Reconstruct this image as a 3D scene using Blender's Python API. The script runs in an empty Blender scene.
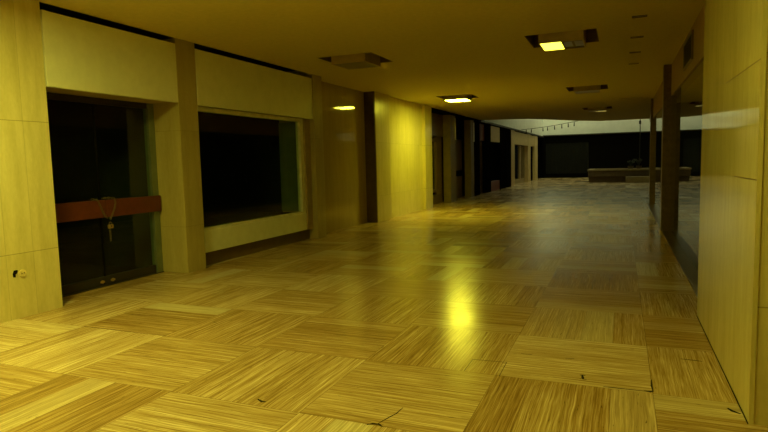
import bpy, bmesh, math, random
from mathutils import Vector, Matrix
random.seed(4)
C = bpy.context.scene.collection
H = 1.6            # eye height
CZ = 3.51          # ceiling height
XL = -6.085        # line of the left fronts

# ------------------------------------------------------------------ materials
def nodes(name):
    m = bpy.data.materials.new(name); m.use_nodes = True
    nt = m.node_tree; b = nt.nodes['Principled BSDF']
    return m, nt, b

class G:
    """small helper round a node tree"""
    def __init__(s, nt): s.nt = nt; s.L = nt.links
    def n(s, t, **k):
        o = s.nt.nodes.new(t)
        for a, v in k.items(): setattr(o, a, v)
        return o
    def put(s, sock, v):
        if isinstance(v, (int, float)): sock.default_value = v
        elif isinstance(v, tuple): sock.default_value = v
        else: s.L.new(v, sock)
    def m(s, op, a, b=None, c=None, clamp=False):
        o = s.n('ShaderNodeMath', operation=op, use_clamp=clamp)
        s.put(o.inputs[0], a)
        if b is not None: s.put(o.inputs[1], b)
        if c is not None: s.put(o.inputs[2], c)
        return o.outputs[0]
    def xyz(s, v=None):
        if v is None: v = s.n('ShaderNodeNewGeometry').outputs['Position']
        o = s.n('ShaderNodeSeparateXYZ'); s.L.new(v, o.inputs[0]); return o.outputs
    def vec(s, x, y, z):
        o = s.n('ShaderNodeCombineXYZ')
        for i, v in enumerate((x, y, z)): s.put(o.inputs[i], v)
        return o.outputs[0]
    def noise(s, v, scale=1.0, detail=2.0, rough=.5):
        o = s.n('ShaderNodeTexNoise'); s.L.new(v, o.inputs['Vector'])
        o.inputs['Scale'].default_value = scale; o.inputs['Detail'].default_value = detail
        o.inputs['Roughness'].default_value = rough
        return o.outputs['Fac']
    def white(s, v):
        o = s.n('ShaderNodeTexWhiteNoise', noise_dimensions='3D'); s.L.new(v, o.inputs['Vector']); return o.outputs['Value']
    def ramp(s, f, stops):
        o = s.n('ShaderNodeValToRGB'); s.L.new(f, o.inputs[0])
        e = o.color_ramp.elements
        while len(e) < len(stops): e.new(.5)
        for k, (p, c) in zip(e, stops): k.position = p; k.color = (*c, 1)
        return o.outputs[0]
    def mix(s, f, a, b, mode='MIX'):
        o = s.n('ShaderNodeMix', data_type='RGBA', blend_type=mode)
        s.put(o.inputs[0], f)
        for i, v in ((6, a), (7, b)):
            if isinstance(v, tuple): o.inputs[i].default_value = (*v[:3], 1)
            else: s.L.new(v, o.inputs[i])
        return o.outputs[2]
    def bump(s, h, st, dist=.002):
        o = s.n('ShaderNodeBump'); o.inputs['Strength'].default_value = st; o.inputs['Distance'].default_value = dist
        s.L.new(h, o.inputs['Height']); return o.outputs[0]

def plain(name, col, rough=.5, spec=.5, metal=0.0, var=.12, vscale=6.0):
    m, nt, b = nodes(name); g = G(nt)
    p = g.n('ShaderNodeNewGeometry').outputs['Position']
    f = g.noise(p, vscale, 4, .6)
    lo = tuple(c * (1 - var) for c in col); hi = tuple(min(1, c * (1 + var)) for c in col)
    nt.links.new(g.ramp(f, [(.3, lo), (.7, hi)]), b.inputs['Base Color'])
    b.inputs['Roughness'].default_value = rough; b.inputs['Metallic'].default_value = metal
    b.inputs['Specular IOR Level'].default_value = spec
    return m

def emis(name, col, st):
    m, nt, b = nodes(name)
    b.inputs['Base Color'].default_value = (*col, 1)
    b.inputs['Emission Color'].default_value = (*col, 1); b.inputs['Emission Strength'].default_value = st
    b.inputs['Roughness'].default_value = .4
    return m

def travertine_floor():
    m, nt, b = nodes('travertine_floor'); g = G(nt)
    x, y, z = g.xyz()[:3]
    X = g.m('DIVIDE', g.m('SUBTRACT', x, .215), 1.065)
    Y = g.m('DIVIDE', g.m('SUBTRACT', y, 4.155), 1.06)
    i, j = g.m('FLOOR', X), g.m('FLOOR', Y)
    par = g.m('FLOORED_MODULO', g.m('ADD', i, j), 2.0)          # 0: strips run along the hall
    fx, fy = g.m('FRACT', X), g.m('FRACT', Y)
    def sel(a, c): return g.m('ADD', g.m('MULTIPLY', a, g.m('SUBTRACT', 1.0, par)), g.m('MULTIPLY', c, par))
    across, along = sel(fx, fy), sel(fy, fx)
    st4 = g.m('MULTIPLY', across, 4.0)
    k, fs = g.m('FLOOR', st4), g.m('FRACT', st4)
    seed = g.m('ADD', g.m('MULTIPLY', i, 7.31), g.m('ADD', g.m('MULTIPLY', j, 13.77), g.m('MULTIPLY', k, 3.19)))
    r1 = g.white(g.vec(i, j, k)); rb = g.white(g.vec(i, j, 9.0))
    wob = g.noise(g.vec(g.m('MULTIPLY', along, 3.0), g.m('MULTIPLY', across, 5.0), seed), 1.0, 2)
    ac = g.m('ADD', across, g.m('MULTIPLY', g.m('SUBTRACT', wob, .5), .02))
    band = g.noise(g.vec(g.m('MULTIPLY', along, .9), g.m('MULTIPLY', ac, 58.0), seed), 1.0, 3.5, .62)
    fine = g.noise(g.vec(g.m('MULTIPLY', along, 3.5), g.m('MULTIPLY', ac, 170.0), seed), 1.0, 2.5, .65)
    f = g.m('ADD', g.m('MULTIPLY', band, .5), g.m('MULTIPLY', fine, .5))
    f = g.m('ADD', f, g.m('MULTIPLY', g.m('SUBTRACT', r1, .5), .08))
    f = g.m('ADD', f, g.m('MULTIPLY', g.m('SUBTRACT', rb, .5), .06))
    col = g.ramp(f, [(.24, (.12, .06, .015)), (.36, (.26, .155, .05)), (.46, (.43, .29, .11)), (.55, (.60, .445, .23)), (.65, (.88, .73, .50))])
    # a blotchy tint from block to block
    col = g.mix(.75, col, g.ramp(rb, [(0, (.86, .78, .66)), (.5, (.95, .92, .86)), (1, (1, 1, 1))]), 'MULTIPLY')
    pale = g.m('MULTIPLY', g.m('SUBTRACT', r1, .80), 8.0, clamp=True)
    col = g.mix(g.m('MULTIPLY', pale, .4), col, (.70, .65, .46))
    # pits: dark dashes along the grain
    pit = g.noise(g.vec(g.m('MULTIPLY', along, 14.0), g.m('MULTIPLY', ac, 120.0), g.m('ADD', seed, 40.0)), 1.0, 1.0)
    pit = g.m('MULTIPLY', g.m('SUBTRACT', pit, .71), 14.0, clamp=True)
    col = g.mix(g.m('MULTIPLY', pit, .8), col, (.06, .03, .008))
    # joints
    def edge(v, w): return g.m('LESS_THAN', g.m('MINIMUM', v, g.m('SUBTRACT', 1.0, v)), w)
    js = g.m('MULTIPLY', edge(fs, .008), .35)
    jb = g.m('MULTIPLY', g.m('MAXIMUM', edge(fx, .0022), edge(fy, .0022)), .55)
    jt = g.m('MAXIMUM', js, jb)
    col = g.mix(jt, col, (.07, .035, .01))
    nt.links.new(col, b.inputs['Base Color'])
    wear = g.noise(g.vec(x, y, 0.0), 1.3, 3)
    rg = g.m('ADD', .16, g.m('MULTIPLY', wear, .09))
    rg = g.m('ADD', rg, g.m('MULTIPLY', r1, .04))
    nt.links.new(rg, b.inputs['Roughness'])
    b.inputs['Specular IOR Level'].default_value = .5
    h = g.m('SUBTRACT', g.m('MULTIPLY', f, .5), g.m('ADD', jt, pit))
    nt.links.new(g.bump(h, .12, .002), b.inputs['Normal'])
    return m

def marble(name, dark, light, rough, axis='y', step=.312, off=4.705, joints=.45, z0=.711, dz=1.45):
    m, nt, b = nodes(name); g = G(nt)
    x, y, z = g.xyz()[:3]
    h = y if axis == 'y' else (x if axis == 'x' else g.m('ADD', x, y))
    slab = g.m('FLOOR', g.m('DIVIDE', g.m('SUBTRACT', h, off), step))
    row = g.m('FLOOR', g.m('DIVIDE', g.m('SUBTRACT', z, z0), dz))
    r = g.white(g.vec(slab, row, 2.0))
    f = g.noise(g.vec(g.m('MULTIPLY', x, 9.0), g.m('MULTIPLY', y, 9.0), g.m('ADD', g.m('MULTIPLY', z, 1.3), g.m('MULTIPLY', r, 9.0))), 1.0, 5, .6)
    f2 = g.noise(g.vec(g.m('MULTIPLY', x, 40.0), g.m('MULTIPLY', y, 40.0), g.m('MULTIPLY', z, 14.0)), 1.0, 3, .6)
    f = g.m('ADD', g.m('ADD', g.m('MULTIPLY', f, .7), g.m('MULTIPLY', f2, .3)), g.m('MULTIPLY', g.m('SUBTRACT', r, .5), .08))
    col = g.ramp(f, [(.32, dark), (.66, light)])
    fr = g.m('FRACT', g.m('DIVIDE', g.m('SUBTRACT', z, z0), dz))
    hj = g.m('LESS_THAN', g.m('MINIMUM', fr, g.m('SUBTRACT', 1.0, fr)), .004 / dz)
    fv = g.m('FRACT', g.m('DIVIDE', g.m('SUBTRACT', h, off), step))
    vj = g.m('LESS_THAN', g.m('MINIMUM', fv, g.m('SUBTRACT', 1.0, fv)), .0022 / step)
    jt = g.m('MULTIPLY', g.m('MAXIMUM', hj, g.m('MULTIPLY', vj, .7)), joints)
    col = g.mix(jt, col, (.06, .045, .01))
    nt.links.new(col, b.inputs['Base Color'])
    b.inputs['Roughness'].default_value = rough
    b.inputs['Specular IOR Level'].default_value = .5
    return m

def glass(name, tint=(.85, .93, .85), boost=1.0):
    m = bpy.data.materials.new(name); m.use_nodes = True
    nt = m.node_tree; nt.nodes.clear(); g = G(nt)
    out = g.n('ShaderNodeOutputMaterial')
    t = g.n('ShaderNodeBsdfTransparent'); t.inputs[0].default_value = (*tint, 1)
    s = g.n('ShaderNodeBsdfAnisotropic') if False else g.n('ShaderNodeBsdfGlossy')
    s.inputs['Roughness'].default_value = .015; s.inputs['Color'].default_value = (1, 1, 1, 1)
    fr = g.n('ShaderNodeFresnel'); fr.inputs[0].default_value = 1.52
    back = g.n('ShaderNodeNewGeometry').outputs['Backfacing']
    f = g.m('MULTIPLY', g.m('MULTIPLY', fr.outputs[0], boost), g.m('SUBTRACT', 1.0, back), clamp=True)
    mx = g.n('ShaderNodeMixShader'); g.L.new(f, mx.inputs[0]); g.L.new(t.outputs[0], mx.inputs[1]); g.L.new(s.outputs[0], mx.inputs[2])
    g.L.new(mx.outputs[0], out.inputs[0])
    return m

LAMP = (1.0, .80, .10)
M = dict(
    floor=travertine_floor(),
    marble=marble('cream_marble', (.57, .50, .22), (.72, .64, .32), .16),
    marble_x=marble('cream_marble_across', (.57, .50, .22), (.72, .64, .32), .16, axis='x', off=.716, step=.6),
    marble_hall=marble('cream_marble_long_slabs', (.57, .50, .22), (.72, .64, .32), .05, step=9, off=9.9, z0=20, dz=40),
    marble_satin_lit=marble('lit_satin_cream_marble', (.62, .55, .23), (.76, .68, .33), .25, joints=.2),  # satin finish; colour also lifted to make up for lower lamp light
    marble_darker=marble('darker_cream_marble', (.44, .375, .14), (.56, .49, .21), .3, joints=.3),  # cream marble set to a darker tone for one pier
    marble_pillar=marble('ochre_marble', (.40, .33, .12), (.50, .42, .17), .2, axis='s', step=50, off=20, joints=.2),
    marble_brown=marble('brown_polished_marble', (.35, .265, .08), (.43, .335, .11), .045, step=3.1, off=14.25, joints=.15),
    brown_dark=plain('dark_brown', (.10, .062, .018), .3, var=.25),
    plaster=plain('ceiling_plaster', (.64, .55, .22), .85, .2, var=.05, vscale=14),
    white_board=plain('off_white_board', (.84, .85, .66), .45, var=.05),
    soffit=plain('ochre_soffit', (.42, .33, .15), .7),
    frame=plain('pale_metal_frame', (.80, .80, .60), .4),
    alu=plain('grey_metal', (.22, .26, .17), .35, metal=.5),
    dark_metal=plain('dark_bronze_metal', (.035, .028, .015), .5, .2),
    kick=plain('brown_plinth', (.16, .10, .03), .5),
    red=plain('red_brown_enamel', (.11, .022, .008), .5, var=.2),
    black=plain('black_panel', (.006, .0055, .004), .6, 0.0),
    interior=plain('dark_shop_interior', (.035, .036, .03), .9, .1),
    shop_floor=plain('darkened_shop_floor', (.028, .024, .018), .95, .05, var=.4, vscale=60),  # shops kept unlit by a darkened floor colour
    curtain=plain('grey_green_screen', (.17, .21, .15), .8),
    wood=plain('brown_varnished_wood', (.15, .095, .04), .35, var=.25, vscale=11),
    wood_light=plain('brown_bulkhead_panel', (.30, .175, .065), .5, var=.12, vscale=11),
    housing=plain('dark_recess_lining', (.17, .11, .04), .7),
    box=plain('lamp_box_metal', (.50, .37, .15), .6),
    lens_off=plain('unlit_prismatic_lens', (.22, .175, .07), .35),
    lit_dim=emis('lit_lens_weak_tube', (1.0, .92, .06), 4.0),
    lit_full=emis('lit_lens_bright', (1.0, .95, .05), 82.0),
    lit_near=emis('lit_lens_entry', (1.0, .96, .12), 31.0), lit_pale=emis('lit_lens_entry_pale', (1.0, .96, .14), 98.0),
    lit_strip=emis('lit_lens_edge', (1.0, .85, .2), 1.0),
    sky_glass=emis('skylight_daylight', (.96, 1.0, .54), 2.2),
    atrium_white=plain('white_atrium_plaster', (.80, .82, .76), .8, .2, var=.06, vscale=2),
    glass=glass('shop_glass'), glass_r=glass('side_shop_glass'),
    brass=plain('worn_brass', (.62, .44, .14), .35, metal=.8),
    steel=plain('dull_chain_steel', (.20, .155, .07), .5, metal=.5),
    ivory=plain('ivory_plastic', (.72, .60, .26), .4),
    void=plain('black_hole', (.006, .005, .003), .9, .1),
    post_dim=plain('dull_ochre_stone', (.20, .15, .05), .5),
    tan=plain('tan_painted_panel', (.60, .46, .20), .6),
    maroon=plain('dull_red_panel', (.22, .05, .03), .6),
    shutter=plain('grey_roller_shutter', (.020, .021, .016), .7, 0.0),
    concrete=plain('ochre_concrete', (.34, .27, .13), .8, var=.2),
    concrete_dark=plain('dark_brown_concrete', (.13, .09, .04), .8, var=.2),
    leaf=plain('dark_leaf', (.03, .045, .015), .6),
    rope=plain('dark_cord', (.03, .028, .02), .8),
    crack=plain('black_floor_crack', (.012, .008, .004), .9, .1),
)

# ------------------------------------------------------------------ mesh building
class MB:
    def __init__(s): s.b = bmesh.new()
    def box(s, x0, x1, y0, y1, z0, z1, bev=0.0):
        r = bmesh.ops.create_cube(s.b, size=1.0)
        vs = r['verts']
        for v in vs:
            v.co = Vector(((x0 + x1) / 2 + v.co.x * (x1 - x0), (y0 + y1) / 2 + v.co.y * (y1 - y0), (z0 + z1) / 2 + v.co.z * (z1 - z0)))
        if bev:
            es = list({e for v in vs for e in v.link_edges})
            bmesh.ops.bevel(s.b, geom=es, offset=bev, segments=2, affect='EDGES', profile=.6)
        return s
    def prism(s, pts, a, b_, axis='z'):
        def P(u, v, w): return {'z': (u, v, w), 'y': (u, w, v), 'x': (w, u, v)}[axis]
        lo = [s.b.verts.new(P(u, v, a)) for u, v in pts]; hi = [s.b.verts.new(P(u, v, b_)) for u, v in pts]
        n = len(pts)
        s.b.faces.new(lo); s.b.faces.new(hi)
        for i in range(n): s.b.faces.new((lo[i], lo[(i + 1) % n], hi[(i + 1) % n], hi[i]))
        bmesh.ops.recalc_face_normals(s.b, faces=s.b.faces[:])
        return s
    def cyl(s, c, r, h, axis='z', seg=20, r2=None):
        R = {'z': Matrix.Identity(4), 'x': Matrix.Rotation(math.pi / 2, 4, 'Y'), 'y': Matrix.Rotation(math.pi / 2, 4, 'X')}[axis]
        bmesh.ops.create_cone(s.b, cap_ends=True, segments=seg, radius1=r, radius2=r if r2 is None else r2, depth=h, matrix=Matrix.Translation(c) @ R)
        return s
    def tube(s, pts, r, seg=8, closed=False):
        pts = [Vector(p) for p in pts]; rings = []
        n = len(pts)
        for i, p in enumerate(pts):
            a = pts[(i - 1) % n] if closed or i else p; c = pts[(i + 1) % n] if closed or i < n - 1 else p
            t = (c - a).normalized()
            up = Vector((0, 0, 1)) if abs(t.z) < .95 else Vector((1, 0, 0))
            u = t.cross(up).normalized(); w = t.cross(u)
            rr = r[i] if isinstance(r, (list, tuple)) else r
            rings.append([s.b.verts.new(p + (u * math.cos(q) + w * math.sin(q)) * rr) for q in (2 * math.pi * k / seg for k in range(seg))])
        for i in range(n if closed else n - 1):
            A, B = rings[i], rings[(i + 1) % n]
            for k in range(seg): s.b.faces.new((A[k], A[(k + 1) % seg], B[(k + 1) % seg], B[k]))
        if not closed:
            s.b.faces.new(rings[0]); s.b.faces.new(rings[-1])
        bmesh.ops.recalc_face_normals(s.b, faces=s.b.faces[:])
        return s
    def build(s, name, mat, parent=None, smooth=False):
        me = bpy.data.meshes.new(name)
        if parent is not None:
            o = parent; off = Vector((0, 0, 0))
            while o is not None: off = off + o.location; o = o.parent
            bmesh.ops.translate(s.b, verts=s.b.verts[:], vec=-off)
        s.b.to_mesh(me); s.b.free()
        me.materials.append(mat)
        if smooth:
            for p in me.polygons: p.use_smooth = True
        o = bpy.data.objects.new(name, me); C.objects.link(o)
        if parent is not None: o.parent = parent
        return o

def bx(*a, bev=0.0): return MB().box(*a, bev=bev)
def thing(name, label, cat, loc, group=None):
    o = bpy.data.objects.new(name, None); o.empty_display_size = .2; C.objects.link(o); o.location = loc
    return tag(o, label, cat, group)
def tag(o, label, cat, group=None):
    o['label'] = label; o['category'] = cat
    if group: o['group'] = group
    return o
def struct(o): o['kind'] = 'structure'; return o
def shell(name, mat, *boxes, bev=0.0):
    m = MB()
    for b in boxes: m.box(*b, bev=bev)
    return struct(m.build(name, mat))
def anchor(name, loc):
    o = bpy.data.objects.new(name, None); o.empty_display_size = .2; C.objects.link(o); o.location = loc
    return struct(o)
def copy_tree(root, loc, label=None, group=None):
    r = root.copy(); C.objects.link(r); r.location = loc
    if label: r['label'] = label
    if group: r['group'] = group
    def kids(src, dst):
        for ch in [o for o in src.children]:
            c = ch.copy(); C.objects.link(c); c.parent = dst; kids(ch, c)
    kids(root, r)
    return r

# ------------------------------------------------------------------ floor
YE = 50.5
fl = shell('floor', M['floor'], (-6.66, 8.5, -4.0, YE + .4, -.2, 0))
def crack(pts, w):
    pts = [Vector((p[0], p[1], 0)) for p in pts]
    m = MB(); L, R = [], []
    for i, p in enumerate(pts):
        t = (pts[min(i + 1, len(pts) - 1)] - pts[max(i - 1, 0)]).normalized(); nrm = Vector((-t.y, t.x, 0))
        ww = w * (.45 if i in (0, len(pts) - 1) else 1)
        L.append((p + nrm * ww)); R.append((p - nrm * ww))
    m.prism([(v.x, v.y) for v in L + R[::-1]], -.002, .0012)
    m.build('crack', M['crack'], fl)
crack([(-.268, 4.352), (-.25, 4.355), (-.228, 4.357)], .008)
crack([(-.249, 4.352), (-.244, 4.31), (-.238, 4.275)], .010)
crack([(-.262, 4.276), (-.215, 4.272)], .007)
crack([(-.10, 4.176), (-.05, 4.179), (.0, 4.178), (.217, 4.183)], .006)
crack([(.217, 4.42), (.214, 4.30), (.219, 4.19)], .007)
crack([(.217, 4.20), (.20, 4.185), (.16, 4.187)], .014)
crack([(-1.43, 3.085), (-1.40, 3.112), (-1.36, 3.115), (-1.33, 3.095)], .008)
crack([(-1.37, 3.12), (-1.34, 3.22), (-1.315, 3.29), (-1.305, 3.39)], .004)
crack([(-1.095, 4.165), (-1.093, 4.435)], .005)
crack([(-.822, 4.14), (-.824, 4.45)], .005)
crack([(-1.095, 4.437), (-.82, 4.452)], .004)
crack([(-3.90, 4.70), (-3.86, 4.705)], .010)
crack([(-2.30, 3.19), (-2.25, 3.165), (-2.22, 3.17)], .010)
crack([(.70, 3.99), (.66, 4.02), (.64, 4.06)], .012)
crack([(.60, 4.95), (.55, 4.955), (.45, 4.96)], .006)
crack([(-.75, 4.70), (-.66, 4.70)], .005)
crack([(-.40, 4.70), (-.33, 4.705)], .006)

# ------------------------------------------------------------------ ceiling with holes for the lamps and slots
LX = (-.895, -4.55); LY = (2.7, 9.82, 16.95, 24.0)
S = .53
holes = [(lx - S, lx + S, ly - S, ly + S) for lx in LX for ly in LY if not (lx < -4 and ly > 20)]
slots = [(.115, .295, y - .045, y + .045) for y in (8.8, 10.27, 11.72, 13.11)]
grille = (-.10, .57, 20.52, 20.84)
holes += slots + [grille]
xs = sorted({-6.10, 3.2} | {h[0] for h in holes} | {h[1] for h in holes})
ys = sorted({-4.0, 27.2} | {h[2] for h in holes} | {h[3] for h in holes})
bm = bmesh.new(); vv = {}
def V(x, y):
    if (x, y) not in vv: vv[(x, y)] = bm.verts.new((x, y, CZ))
    return vv[(x, y)]
for a, b in zip(xs, xs[1:]):
    for c, d in zip(ys, ys[1:]):
        mx, my = (a + b) / 2, (c + d) / 2
        if any(h[0] < mx < h[1] and h[2] < my < h[3] for h in holes): continue
        bm.faces.new((V(a, c), V(a, d), V(b, d), V(b, c)))
EDGE = [(-6.10, 27.25), (-5.2, 27.45), (-4.1, 28.0), (-3.2, 29.4), (-2.1, 31.3), (-1.05, 32.4), (.2, 32.5), (3.2, 32.3)]
last = [V(x, 27.2) for x in xs]
bm.faces.new(last + [bm.verts.new((x, y, CZ)) for x, y in reversed(EDGE)])
me = bpy.data.meshes.new('ceiling'); bm.normal_update(); bm.to_mesh(me); bm.free(); me.materials.append(M['plaster'])
for p in me.polygons:
    if p.normal.z > 0: p.flip()
ce = struct(bpy.data.objects.new('ceiling', me)); C.objects.link(ce)
so = ce.modifiers.new('thick', 'SOLIDIFY'); so.thickness = .10; so.offset = -1
# pieces of ceiling over the marble recess and the wall top
ce2 = MB()
ce2.box(-7.0, -6.101, 10.86, 19.3, CZ, CZ + .1); ce2.box(-7.2, -6.101, -4, 4.70, CZ, CZ + .1)
ce2.box(-7.2, -6.101, 19.3, 27.25, CZ, CZ + .1)
struct(ce2.build('ceiling_edge', M['plaster']))
# downstand at the hall's end
f = MB(); q = EDGE
f.prism([(x, y) for x, y in q] + [(x, y - .25) for x, y in reversed(q)], CZ + .11, 7.2)
struct(f.build('wall_over_hall', M['atrium_white']))
shell('light_block_slab', M['black'], (-10.6, 8.6, -4.2, 27.0, 4.4, 4.5))  # unseen slab added above the ceilings to block stray light

# ------------------------------------------------------------------ left side
shell('wall_left', M['marble'], (-7.0, -6.10, -4.0, 4.705, 0, CZ))
shell('wall_rear', M['marble_x'], (-7.0, 6.0, -4.2, -4.0, 0, CZ + .9))
# dark shops behind the left fronts
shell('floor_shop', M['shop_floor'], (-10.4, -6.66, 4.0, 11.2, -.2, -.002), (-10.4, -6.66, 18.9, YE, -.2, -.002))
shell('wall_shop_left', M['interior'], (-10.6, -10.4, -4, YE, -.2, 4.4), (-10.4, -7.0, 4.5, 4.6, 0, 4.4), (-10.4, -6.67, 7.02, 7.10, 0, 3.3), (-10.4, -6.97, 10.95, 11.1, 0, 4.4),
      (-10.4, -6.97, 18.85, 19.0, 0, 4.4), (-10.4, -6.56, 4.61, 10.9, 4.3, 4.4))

def pillar(name, x0, x1, y0, y1, z1, mat, label, group=None, bev=.008):
    o = bx(x0, x1, y0, y1, 0, z1, bev=bev).build(name, mat)
    return tag(o, label, 'pillar', group)
pillar('marble_pillar', -6.69, XL, 6.83, 7.243, CZ - .003, M['marble_pillar'], 'square ochre stone pillar between the chained glass door and the big shop window')
pillar('marble_pillar', -6.94, -6.06, 10.868, 11.25, CZ - .003, M['marble_pillar'], 'ochre stone pier beside the far end of the big shop window')
t = thing('marble_pillar', 'broad cream marble pier with a dark brown side, after the brown polished wall', 'pillar', (-6.4, 14.7, 0))
bx(-6.94, -6.09, 14.26, 15.28, 0, CZ - .003, bev=.006).build('shaft', M['marble_darker'], t)
o = bx(-6.94, -6.10, 14.225, 14.259, 0, CZ - .003).build('side_face', M['brown_dark'], t); o['label'] = 'dark brown side'  # near side of the pier in a darker brown
pillar('marble_pillar', -6.94, -6.09, 18.45, 19.20, CZ - .003, M['marble'], 'cream marble pier at the far end of the brightly lit wall')
shell('wall_left_polished', M['marble_brown'], (-6.94, -6.40, 11.252, 14.224, 0, CZ - .002))
shell('wall_left_lit', M['marble_satin_lit'], (-6.94, -6.19, 15.282, 18.448, 0, CZ - .002))

def fascia(y0, y1, label, mat='white_board', x=XL, z0=2.57, z1=3.425, depth=.52, group='blank boards over the shops'):
    t = thing('fascia_board', label, 'fascia board', (x, (y0 + y1) / 2, z0), group)
    bx(x - .07, x, y0, y1, z0, z1, bev=.005).build('board', M[mat], t)
    bx(x - depth, x - .071, y0, y1, z0 + .012, z0 + .05).build('soffit', M['soffit'], t)
    bx(x - .012, x + .006, y0, y0 + .055, z0, z1, bev=.002).build('end_trim', M[mat], t)
    return t
fascia(4.712, 6.826, 'blank off-white board over the chained glass door')
fascia(7.25, 10.862, 'blank off-white board over the big dark shop window')

# door: two glass leaves with red push bars
XD = -6.62
fr = anchor('trim_1', (XD, 5.8, 0))
bx(XD - .05, XD + .05, 6.71, 6.826, 0, 2.58, bev=.004).build('jamb', M['alu'], fr)
bx(XD - .05, XD + .03, 4.712, 6.709, 2.50, 2.578).build('head', M['dark_metal'], fr)
def leaf(name, y0, y1, boltside):
    d = anchor(name, (XD, y0, 0))
    bx(XD - .006, XD + .006, y0, y1, .13, 2.495).build('glass_pane', M['glass'], d)
    bx(XD - .028, XD + .028, y0, y1, .012, .13, bev=.004).build('bottom_rail', M['dark_metal'], d)
    bx(XD - .012, XD + .012, y0 - 0, y0 + .008, .131, 2.494).build('edge_strip', M['black'], d) if boltside == 'lo' else bx(XD - .012, XD + .012, y1 - .008, y1, .131, 2.494).build('edge_strip', M['black'], d)
    b = bx(XD + .056, XD + .115, y0 + .003, (y1 - .003 if boltside == 'hi' else 6.80), .955, 1.195, bev=.012).build('push_bar', M['red'], d)
    for yy in (y0 + .12, y1 - .12): MB().cyl((XD + .031, yy, 1.07), .02, .049, 'x', 12).build('bar_bracket', M['dark_metal'], b)
    by = y0 + .10 if boltside == 'lo' else y1 - .07
    bo = MB(); bo.cyl((XD + .030, by, .065), .024, .02, 'x', 16); bo.box(XD + .028, XD + .042, by - .035, by + .035, .052, .078, bev=.004)
    bo.build('floor_bolt', M['brass'], d)
    return d
leaf('door_1', 4.715, 5.776, 'hi'); leaf('door_2', 5.782, 6.706, 'lo')
shell('trim_threshold', M['dark_metal'], (XD - .06, XD + .06, 4.712, 6.826, 0, .010))

# chain and padlock hung over the bars
cx = XD + .135
cb = XD + .085
left = [(cb, 5.575, 1.216), (cx - .012, 5.635, 1.207), (cx, 5.672, 1.12), (cx, 5.703, 1.035), (cx, 5.745, .965), (cx, 5.79, .925)]
right = [(cx, 5.818, .925), (cx, 5.855, .985), (cx, 5.885, 1.04), (cx, 5.91, 1.10), (cx, 5.925, 1.15), (cx - .012, 5.918, 1.207), (cb, 5.87, 1.218), (cb, 5.80, 1.218), (cb, 5.73, 1.218)]
def resample(path, step):
    P = [Vector(p) for p in path]; out = [P[0]]; acc = 0
    for a, b in zip(P, P[1:]):
        d = (b - a).length; t = step - acc
        while t <= d:
            out.append(a + (b - a) * (t / d)); t += step
        acc = d - (t - step)
    return out
def links(m, pts, L=.021, W=.012, r=.0034):
    for i, (a, b) in enumerate(zip(pts, pts[1:])):
        c = (a + b) / 2; t = (b - a).normalized()
        ref = Vector((1, 0, 0)) if abs(t.x) < .7 else Vector((0, 0, 1))
        v = t.cross(ref).normalized(); u = v if i % 2 == 0 else t.cross(v).normalized()
        m.tube([c + t * (L * math.cos(q)) + u * (W * math.sin(q)) for q in (2 * math.pi * k / 12 for k in range(12))], r, 6, True)
ch = thing('chain', 'loose steel chain looped over the red door bars, one end dangling', 'chain', (cx, 5.8, .6))
m = MB(); links(m, resample(left, .031)); m.build('chain_run', M['steel'], ch, True)
m = MB(); links(m, resample(right, .031)); m.build('chain_run', M['steel'], ch, True)
m = MB(); links(m, resample([(cx, 5.80, .785), (cx, 5.803, .70), (cx, 5.80, .61)], .031)); m.build('dangling_end', M['steel'], ch, True)
pl = thing('padlock', 'small brass padlock hanging in the chain below the red bars', 'padlock', (cx + .012, 5.803, .81))
bx(cx - .006, cx + .03, 5.765, 5.841, .800, .856, bev=.012).build('body', M['brass'], pl)
MB().tube([(cx + .012, 5.803 + .024 * math.cos(q), .852 + .036 * math.sin(q)) for q in (math.pi * k / 10 for k in range(11))], .006, 8).build('shackle', M['steel'], pl, True)
MB().cyl((cx + .0305, 5.803, .833), .009, .004, 'x', 14).build('keyway', M['void'], pl)

# big shop window
w = anchor('window_1', (-6.25, 9.0, 0))
GX = -6.26
bx(GX - .006, GX + .006, 7.30, 10.50, .625, 2.50).build('glass_pane', M['glass'], w)
f = MB()
f.box(GX - .05, GX + .06, 10.50, 10.62, .585, 2.566, bev=.004); f.box(GX - .05, GX + .06, 7.246, 7.30, .585, 2.566, bev=.004)
f.box(GX - .05, GX + .055, 7.3005, 10.4995, 2.50, 2.566); f.box(GX - .05, GX + .055, 7.3005, 10.4995, .585, .625)
f.build('window_frame', M['frame'], w)
bx(GX - .3, -6.19, 7.246, 10.62, .226, .584, bev=.006).build('sill_panel', M['white_board'], w)
bx(GX - .3, -6.27, 7.246, 10.864, 0, .225).build('plinth', M['kick'], w)
bx(GX - .3, -6.17, 10.625, 10.864, .226, 2.566, bev=.004).build('side_post', M['soffit'], w)
d = anchor('wall_display', (-6.6, 9, 0))
bx(-6.74, -6.32, 10.53, 10.62, .63, 2.5).build('side_screen', M['curtain'], d)
bx(-7.6, -6.57, 7.25, 10.62, .50, .60).build('display_shelf', M['interior'], d)

# socket on the near wall
t = thing('electrical_outlet', 'round ivory wall outlet beside a broken black hole, low on the near marble wall', 'outlet', (-6.10, 4.20, .5))
MB().cyl((-6.093, 4.245, .492), .040, .014, 'x', 28).build('cover_plate', M['ivory'], t)
m = MB()
for a in (-.013, .013): m.cyl((-6.0845, 4.245 + a, .492), .0055, .003, 'x', 10)
m.build('pin_holes', M['void'], t)
m = MB(); m.prism([(4.140, .462), (4.166, .458), (4.168, .49), (4.185, .497), (4.198, .528), (4.180, .537), (4.150, .534), (4.137, .50)], -6.099, -6.0955, 'x')
m.build('broken_box', M['void'], t)

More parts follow.
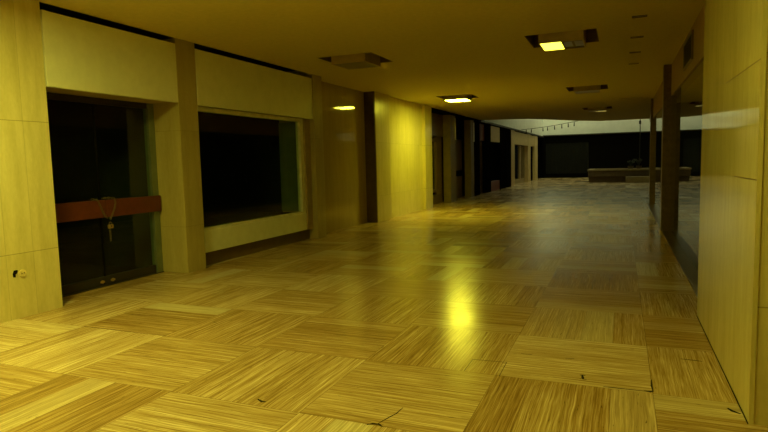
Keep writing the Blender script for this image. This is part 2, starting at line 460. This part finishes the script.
# ------------------------------------------------------------------ lamps in the ceiling
def lamp(lx, ly, label, mode):
    t = thing('ceiling_light', label, 'ceiling light', (lx, ly, CZ), 'square ceiling lamps of the hall')
    e = .012; m = MB(); z1 = CZ + .30
    m.box(lx - S + .001, lx - S + e, ly - S + .001, ly + S - .001, CZ + .002, z1); m.box(lx + S - e, lx + S - .001, ly - S + .001, ly + S - .001, CZ + .002, z1)
    m.box(lx - S + e, lx + S - e, ly - S + .001, ly - S + e, CZ + .002, z1); m.box(lx - S + e, lx + S - e, ly + S - e, ly + S - .001, CZ + .002, z1)
    m.box(lx - S, lx + S, ly - S, ly + S, z1 + .001, z1 + .02)
    m.build('recess_lining', M['housing'], t)
    zb = CZ - .105; hw, hd = .335, .35
    m = MB(); e = .02
    m.box(lx - hw, lx - hw + e, ly - hd, ly + hd, zb, z1); m.box(lx + hw - e, lx + hw, ly - hd, ly + hd, zb, z1)
    m.box(lx - hw + e, lx + hw - e, ly - hd, ly - hd + e, zb, z1); m.box(lx - hw + e, lx + hw - e, ly + hd - e, ly + hd, zb, z1)
    m.build('lamp_box', M['box'], t)
    def lens(x0, x1, y0, y1, mat): bx(lx + x0, lx + x1, ly + y0, ly + y1, zb + .004, zb + .012).build('lens', mat, t)
    i, k = hw - e, hd - e
    if mode == 'half':
        lens(-i, .0, -k, k, M['lit_dim'])
        for a in (.03, .19): lens(a, a + .125, -k + .06, k - .14, M['lens_off'])
        m = MB(); m.box(lx + .001, lx + .03, ly - k, ly + k, zb, zb + .02); m.box(lx + .155, lx + .19, ly - k, ly + k, zb, zb + .02)
        m.box(lx + .0301, lx + .1549, ly - k, ly - k + .06, zb, zb + .02); m.box(lx + .1901, lx + i, ly - k, ly - k + .06, zb, zb + .02)
        m.box(lx + .0301, lx + .1549, ly + k - .14, ly + k, zb, zb + .02); m.box(lx + .1901, lx + i, ly + k - .14, ly + k, zb, zb + .02)
        m.build('divider', M['housing'], t)
    elif mode == 'strip':
        lens(-i, -.02, -k, k, M['lens_off']); lens(.02, i, -k, k - .12, M['lens_off']); lens(-.06, i, k - .118, k, M['lit_strip'])
        bx(lx - .0195, lx + .0195, ly - k, ly + k - .12, zb, zb + .02).build('divider', M['housing'], t)
    else:
        lens(-i, i, -k, k, {'full': M['lit_full'], 'off': M['lens_off'], 'near': M['lit_near'], 'pale': M['lit_pale']}[mode])
    return t
lamp(LX[0], LY[1], 'square ceiling lamp with only half of its lens lit, close to the small slots', 'half')
lamp(LX[1], LY[1], 'square ceiling lamp, unlit, over the brown polished wall beside the big window', 'off')
lamp(LX[1], LY[2], 'square ceiling lamp glowing all over, next to the brightly lit marble wall', 'full')
lamp(LX[0], LY[2], 'square ceiling lamp, unlit, just beyond the half-lit lamp', 'off')
lamp(LX[0], LY[3], 'square ceiling lamp nearest the bright daylit gap, only its far edge glowing', 'strip')
lamp(LX[0], LY[0], 'square ceiling lamp fully lit, over the entry by the right marble wall', 'near')
lamp(LX[1], LY[0], 'square ceiling lamp fully lit, over the entry by the wall outlet', 'pale')

names = ['first and nearest in the row of four small ceiling slots', 'second in the row of four small ceiling slots', 'third in the row of four small ceiling slots', 'fourth and farthest in the row of four small ceiling slots']
for (a, b, c, d_), lb in zip(slots, names):
    t = thing('ceiling_slot', 'small dark air slot, ' + lb, 'air slot', ((a + b) / 2, (c + d_) / 2, CZ), 'small ceiling air slots')
    bx(a, b, c, d_, CZ + .04, CZ + .06).build('backing', M['void'], t)
    m = MB(); e = .01
    m.box(a - .006, b + .006, c - .008, c + e, CZ - .006, CZ - .0005); m.box(a - .006, b + .006, d_ - e, d_ + .008, CZ - .006, CZ - .0005)
    m.box(a - .006, a + e, c + e, d_ - e, CZ - .006, CZ - .0005); m.box(b - e, b + .006, c + e, d_ - e, CZ - .006, CZ - .0005)
    m.build('rim', M['housing'], t)
a, b, c, d_ = grille
t = thing('ceiling_grille', 'long black air grille in the ceiling near the brown posts', 'air grille', ((a + b) / 2, (c + d_) / 2, CZ))
bx(a, b, c, d_, CZ + .08, CZ + .1).build('backing', M['void'], t)
m = MB()
for k in range(4): m.box(a + .002, b - .002, c + .05 + k * .065, c + .062 + k * .065, CZ + .035, CZ + .07)
m.build('slats', M['void'], t)

# ------------------------------------------------------------------ right side
XR = .716; XG = .965
wr = shell('wall_right', M['marble_hall'], (XR, .742, 3.846, 6.375, 0, CZ - .002))
for zz, ye in ((2.13, 5.0), (1.45, 4.56)):
    bx(XR - .0006, XR - .0001, 3.847, ye, zz - .0035, zz + .0035).build('joint', M['kick'], wr)
bx(XR - .005, XR - .0001, 3.847, 6.37, .0005, .007).build('base_joint', M['crack'], wr)
shell('wall_right_core', M['marble_x'], (.743, 1.6, 3.852, 6.374, 0, CZ - .002))
shell('wall_right_return', M['marble_x'], (1.601, 3.2, 3.846, 4.1, 0, CZ - .002), (3.201, 3.4, -4, 4.1, 0, CZ - .002))  # second box is unseen, added to bounce light
shell('wall_shop_right', M['interior'], (3.0, 3.2, 4.2, 31.0, -.2, 4.3), (1.7, 3.0, 4.2, 4.3, -.2, 4.3), (.97, 3.0, 23.51, 23.7, 0, CZ - .002))
shell('floor_shop_right', M['shop_floor'], (1.0, 3.0, 6.40, 23.5, 0.0005, .004))
shell('trim_bulkhead', M['wood_light'], (.945, 1.12, 6.38, 23.5, 2.85, CZ - .002))
shell('trim_dark_strip', M['brown_dark'], (.81, .99, 6.38, 13.598, 0, .012), (.81, .99, 13.952, 21.198, 0, .012), (.81, .99, 21.502, 23.5, 0, .012))  # flat dark brown strip along the foot of the glass
for nme, y0, y1 in (('window_2', 6.40, 13.60), ('window_3', 13.95, 21.20), ('window_4', 21.50, 23.5)):
    w = anchor(nme, (XG, y0, 0))
    bx(XG, XG + .012, y0, y1, .014, 2.846).build('glass_pane', M['glass_r'], w)
pillar('wooden_post', .80, 1.05, 13.60, 13.95, CZ - .003, M['wood'], 'nearer brown varnished post in the glass front opposite the lit wall', 'brown posts of the glass front', .006)
pillar('wooden_post', .878, 1.05, 21.20, 21.50, CZ - .003, M['wood'], 'farther brown varnished post in the glass front, behind the nearer one', 'brown posts of the glass front', .006)
t = thing('vent_grille', 'dark slatted vent grille on the brown bulkhead above the glass front', 'vent', (.945, 10.2, 3.2))
bx(.930, .9445, 9.62, 10.78, 3.02, 3.38).build('backing', M['void'], t)
m = MB()
for k in range(8): m.box(.920, .9295, 9.64, 10.76, 3.035 + k * .043, 3.053 + k * .043)
m.build('slats', M['dark_metal'], t)
m = MB(); m.box(.917, .9435, 9.58, 9.618, 2.99, 3.41); m.box(.917, .9435, 10.782, 10.82, 2.99, 3.41); m.box(.917, .9435, 9.6185, 10.7815, 3.382, 3.41); m.box(.917, .9435, 9.6185, 10.7815, 2.99, 3.018)
m.build('rim', M['wood'], t)

# ------------------------------------------------------------------ far left fronts
def post(y0, y1, mat, label, x1=-6.15, z1=3.40):
    return tag(bx(-6.44, x1, y0, y1, 0, z1, bev=.006).build('shop_post', M[mat], None), label, 'pillar', 'posts between the far shops')
shell('wall_left_far', M['black'], (-7.0, -6.20, 19.21, 48.9, 3.405, CZ - .003))
post(21.72, 22.5, 'post_dim', 'ochre stone post between the dark framed window and the shuttered dark shop', z1=3.40)
post(25.0, 25.6, 'post_dim', 'slim ochre post next to the black post where the ceiling ends', z1=3.40)
post(25.65, 26.75, 'black', 'black post under the end of the hall ceiling')
post(28.45, 29.25, 'black', 'black post between the maroon board and the tan sign board', z1=3.38)
post(31.62, 33.3, 'black', 'wide black post beside the tan sign board')
post(33.45, 35.05, 'black', 'black post next to the pale post of the daylit shop')
post(35.1, 36.3, 'tan', 'pale tan post on the near side of the daylit shop')
post(41.9, 43.1, 'tan', 'pale tan post on the far side of the daylit shop window')
post(45.2, 46.9, 'tan', 'last pale tan post, next to the black end wall')
# shop with framed window
w = anchor('window_5', (-6.55, 20.5, 0))
f = MB(); f.box(-6.60, -6.52, 19.21, 19.9, .45, 2.45); f.box(-6.60, -6.50, 21.0, 21.71, .35, 2.55, bev=.006)
f.box(-6.60, -6.50, 19.901, 20.999, 2.36, 2.46); f.box(-6.60, -6.50, 19.901, 20.999, .45, .56)
f.build('window_frame', M['kick'], w)
bx(-6.575, -6.565, 19.90, 21.0, .561, 2.359).build('glass_pane', M['glass'], w)
bx(-6.70, -6.45, 19.21, 21.715, 2.56, 3.40).build('head_board', M['brown_dark'], w)
bx(-6.70, -6.49, 19.21, 21.715, 0, .34).build('plinth', M['kick'], w)
# second shop : brown shutter panel with a dark band
d = anchor('door_3', (-6.55, 23.7, 0))
bx(-6.65, -6.55, 22.51, 24.99, 0, .95).build('lower_panel', M['kick'], d)
bx(-6.65, -6.56, 22.51, 24.99, .951, 1.20).build('band', M['void'], d)
bx(-6.65, -6.55, 22.51, 24.99, 1.201, 2.55).build('middle_panel', M['kick'], d)
bx(-6.70, -6.45, 22.51, 24.99, 2.56, 3.40).build('head_board', M['black'], d)
for yy in (22.42, 25.54):
    o = bx(-6.148, -6.12, yy - .05, yy + .05, 2.45, 3.3, bev=.004).build('pale_wall_strip', M['frame'])  # plain pale strip set on the post
    tag(o, 'slim pale strip mounted high on the post ' + ('before the shuttered shop' if yy < 23 else 'after the shuttered shop'), 'strip', 'slim pale strips on the posts')
# door-like brown bay
d = anchor('door_4', (-6.5, 27.6, 0))
bx(-6.62, -6.42, 26.76, 28.44, 0, 2.55).build('leaf_panel', M['kick'], d)
fascia(26.77, 28.43, 'dull maroon board over the brown bay where the hall ceiling ends', 'maroon', x=-6.30, z1=3.38, depth=.25)
fascia(29.26, 31.60, 'tan board over a black shop opening, between black posts', 'tan', x=-6.16, z1=3.36, depth=.3)
d = anchor('door_5', (-6.4, 30.4, 0)); bx(-6.44, -6.36, 29.26, 31.61, 0, 2.568).build('leaf_panel', M['black'], d)
d = anchor('door_6', (-6.4, 44.1, 0)); bx(-6.44, -6.30, 43.11, 45.19, 0, 2.568).build('leaf_panel', M['black'], d)
o = bx(-6.35, -6.17, 29.3, 31.55, .0, .52, bev=.02).build('display_plinth', M['maroon']); tag(o, 'low dull red display plinth in the black shop opening', 'plinth')
fascia(36.31, 41.88, 'tan board over the daylit shop window, between pale posts', 'tan', x=-6.16, z1=3.36, depth=.3)
fascia(43.11, 45.19, 'short tan board between the last two pale posts', 'tan', x=-6.16, z1=3.36, depth=.3)
w = anchor('window_6', (-6.5, 39, 0))
bx(-6.44, -6.43, 36.5, 41.7, .3, 2.55).build('glass_pane', M['glass'], w)
f = MB(); f.box(-6.50, -6.38, 36.31, 36.49, 0, 2.56); f.box(-6.50, -6.38, 41.71, 41.89, 0, 2.56); f.box(-6.50, -6.40, 36.49, 41.71, 0, .29); f.box(-6.47, -6.36, 39.5, 39.95, .3, 2.55)
f.build('window_frame', M['soffit'], w)
shell('trim_cornice', M['dark_metal'], (-6.75, -6.08, 26.8, 50.4, 3.42, 3.50))

# ------------------------------------------------------------------ daylit court at the end
shell('wall_court_left', M['atrium_white'], (-7.0, -6.15, 27.6, YE, 3.512, 7.2))
shell('wall_court_back', M['atrium_white'], (-7.0, 8.5, YE, YE + .3, 3.58, 7.2))
shell('wall_back', M['black'], (-6.6, 8.5, YE - .1, YE + .3, 0, 3.5), (-6.18, -5.99, YE - .5, YE - .11, 0, 3.4))
shell('trim_back', M['dark_metal'], (-6.15, 8.5, YE - .4, YE - .001, 3.50, 3.579))
shell('wall_court_right', M['atrium_white'], (8.5, 8.7, 31.2, YE, 3.5, 7.2))
shell('wall_court_right_low', M['black'], (8.5, 8.7, 31.2, YE, 0, 3.49), (3.2, 8.5, 31.0, 31.2, 0, 7.2))
sk = anchor('window_7', (1.0, 42, 7.2))
m = MB(); m.box(-6.1, 8.3, 48.6, 50.3, 7.21, 7.23); m.box(-6.1, -4.4, 33.2, 48.599, 7.21, 7.23); m.build('skylight_glass', M['sky_glass'], sk)  # unseen glowing strips for daylight, laid along the walls to spare the floor
shell('ceiling_court_middle', M['atrium_white'], (-4.39, 8.4, 33.0, 48.59, 7.21, 7.3))
m = MB()
for k in range(8): m.box(-6.3 + k * 2.08, -6.2 + k * 2.08, 33.0, 50.3, 7.08, 7.2)
for k in range(6): m.box(-6.3, 8.4, 33.0 + k * 3.44, 33.1 + k * 3.44, 7.05, 7.079)
m.build('skylight_bars', M['alu'], sk)
shell('ceiling_court', M['atrium_white'], (-7.0, 8.6, 27.0, 32.99, 7.2, 7.3), (-7.0, -6.31, 33, YE + .3, 7.2, 7.3), (8.41, 8.7, 33, YE + .3, 7.2, 7.3), (-6.3, 8.4, 50.31, YE + .3, 7.2, 7.3))
# shutter on the end wall
t = thing('roller_shutter', 'grey ribbed roller shutter lowered on the black end wall', 'shutter', (-4.2, YE - .2, 0))
m = MB(); n = 30; pts = []
for k in range(n * 2 + 1):
    pts.append((-5.93 + k * (3.43 / (n * 2)), YE - .17 - (.03 if k % 2 else 0)))
pts += [(-2.5, YE - .11), (-5.93, YE - .11)]
m.prism(pts, .35, 2.9); m.build('curtain', M['shutter'], t)
bx(-5.95, -2.48, YE - .25, YE - .11, 2.91, 3.12, bev=.02).build('roll_box', M['black'], t)
bx(-5.93, -2.5, YE - .22, YE - .11, .28, .349).build('bottom_bar', M['black'], t)
bx(-5.95, -2.48, YE - .26, YE - .11, 0, .279).build('curb', M['black'], t)

# planter block, step, plants
t = thing('planter', 'long low planter block in the daylit court, its rim coloured as lit from above', 'planter', (0, 41, 0))
bx(-2.02, 2.4, 40.0, 43.0, .36, .74, bev=.02).build('body', M['concrete_dark'], t)
bx(-1.98, 2.36, 40.15, 42.9, 0, .359).build('base', M['concrete_dark'], t)
m = MB(); m.box(-2.06, 2.44, 39.95, 40.30, .741, .84, bev=.015); m.box(-2.06, 2.44, 42.7, 43.05, .741, .84, bev=.015); m.box(-2.06, -1.7, 40.301, 42.699, .741, .84, bev=.015); m.box(2.08, 2.44, 40.301, 42.699, .741, .84, bev=.015)
m.build('rim', M['concrete'], t)  # daylight from above put into the rim's lighter colour
bx(-1.69, 2.07, 40.31, 42.69, .742, .78).build('soil', M['kick'], t)
o = bx(.26, 2.1, 38.9, 39.9, 0, .37, bev=.02).build('bench_block', M['concrete']); tag(o, 'paler low block bench in front of the planter', 'bench')
def plant(x, y, z, n, h, label):
    t = thing('potted_plant', label, 'plant', (x, y, z))
    m = MB()
    m.cyl((x, y, z + .12), .14, .24, 'z', 14, .19); m.build('pot', M['concrete_dark'], t)
    m = MB()
    for k in range(n):
        a = k * 2.4 + random.random() * .4; hh = h * random.uniform(.6, 1); rr = random.uniform(.15, .42)
        P = [(x + math.cos(a) * rr * s_, y + math.sin(a) * rr * s_, z + .22 + hh * (s_ - .55 * s_ ** 3)) for s_ in (0, .25, .5, .75, 1)]
        m.tube(P, [.012, .03, .036, .025, .004], 5)
    m.build('leaves', M['leaf'], t, True)
plant(.55, 40.75, .785, 16, .75, 'dark spiky plant in the planter, under the hanging cord')
plant(1.05, 41.0, .785, 16, .9, 'dark spiky plant in the planter, next to the brown post')
t = thing('hanging_rope', 'dark cord hanging straight down from the ceiling edge above the planter', 'cord', (1.0, 38.0, 4.0))
m = MB(); m.tube([(1.0, 38.0, 7.19), (1.0, 38.0, 4.5), (1.01, 38.0, 3.0), (1.0, 38.0, 1.35)], .022, 8); m.build('cord', M['rope'], t)
m = MB(); m.box(.94, 1.06, 37.94, 38.06, 3.55, 3.75, bev=.02); m.build('clamp', M['rope'], t)
m = MB(); m.tube([(1.0 + .08 * math.cos(q), 38.0, 1.28 + .08 * math.sin(q)) for q in (2 * math.pi * k / 16 for k in range(16))], .02, 6, True); m.build('end_ring', M['rope'], t, True)
# cable with small hanging clips
A, B = Vector((-6.04, 38.2, 3.53)), Vector((-2.15, 33.0, 3.62))
def cab(s_): p = A.lerp(B, s_); return Vector((p.x, p.y, p.z - .05 * math.sin(math.pi * s_)))
t = tag(MB().tube([cab(k / 20) for k in range(21)], .014, 6).build('cable', M['rope']), 'thin dark cable strung across the daylit band from the shop cornice', 'cable')
for i, s_ in enumerate((.10, .2, .42, .5, .62, .74, .84, .93)):
    p = cab(s_)
    o = MB().cyl((p.x, p.y, p.z - .135), .035, .22, 'z', 8, .02).build('hanging_clip', M['rope'])
    tag(o, 'small dark piece hanging from the thin cable across the daylit band', 'hanger', 'pieces hanging from the cable')

M['marble_satin_lit'].node_tree.nodes['Principled BSDF'].inputs['Specular IOR Level'].default_value = .9
# ------------------------------------------------------------------ camera and view
cam = bpy.data.cameras.new('camera'); co = bpy.data.objects.new('camera', cam); C.objects.link(co)
R = ((0.9242802816906996, 0.38090435444196113, -0.02485625967264048), (0.012110548824438586, -0.09434677173074973, -0.9954657308371578), (-0.3815223394310375, 0.919788323165248, -0.09181582153381614))
r, dn, fw = (Vector(v) for v in R)
rot = Matrix((r, -dn, -fw)).transposed().to_4x4()
co.matrix_world = Matrix.Translation((0, 0, H)) @ rot
cam.sensor_fit = 'HORIZONTAL'; cam.sensor_width = 36.0; cam.lens = 573.7439 / 768 * 36
cam.clip_start = .05; cam.clip_end = 200
sc = bpy.context.scene; sc.camera = co
wd = bpy.data.worlds.new('night'); sc.world = wd; wd.use_nodes = True
wd.node_tree.nodes['Background'].inputs[0].default_value = (.002, .002, .002, 1)
vs = sc.view_settings; vs.view_transform = 'Standard'; vs.look = 'None'; vs.exposure = 0.0; vs.gamma = 1.0; vs.use_curve_mapping = False
sc.cycles.max_bounces = 8; sc.cycles.diffuse_bounces = 5; sc.cycles.glossy_bounces = 5
sc.cycles.caustics_reflective = False
sc.cycles.sample_clamp_indirect = 4.0
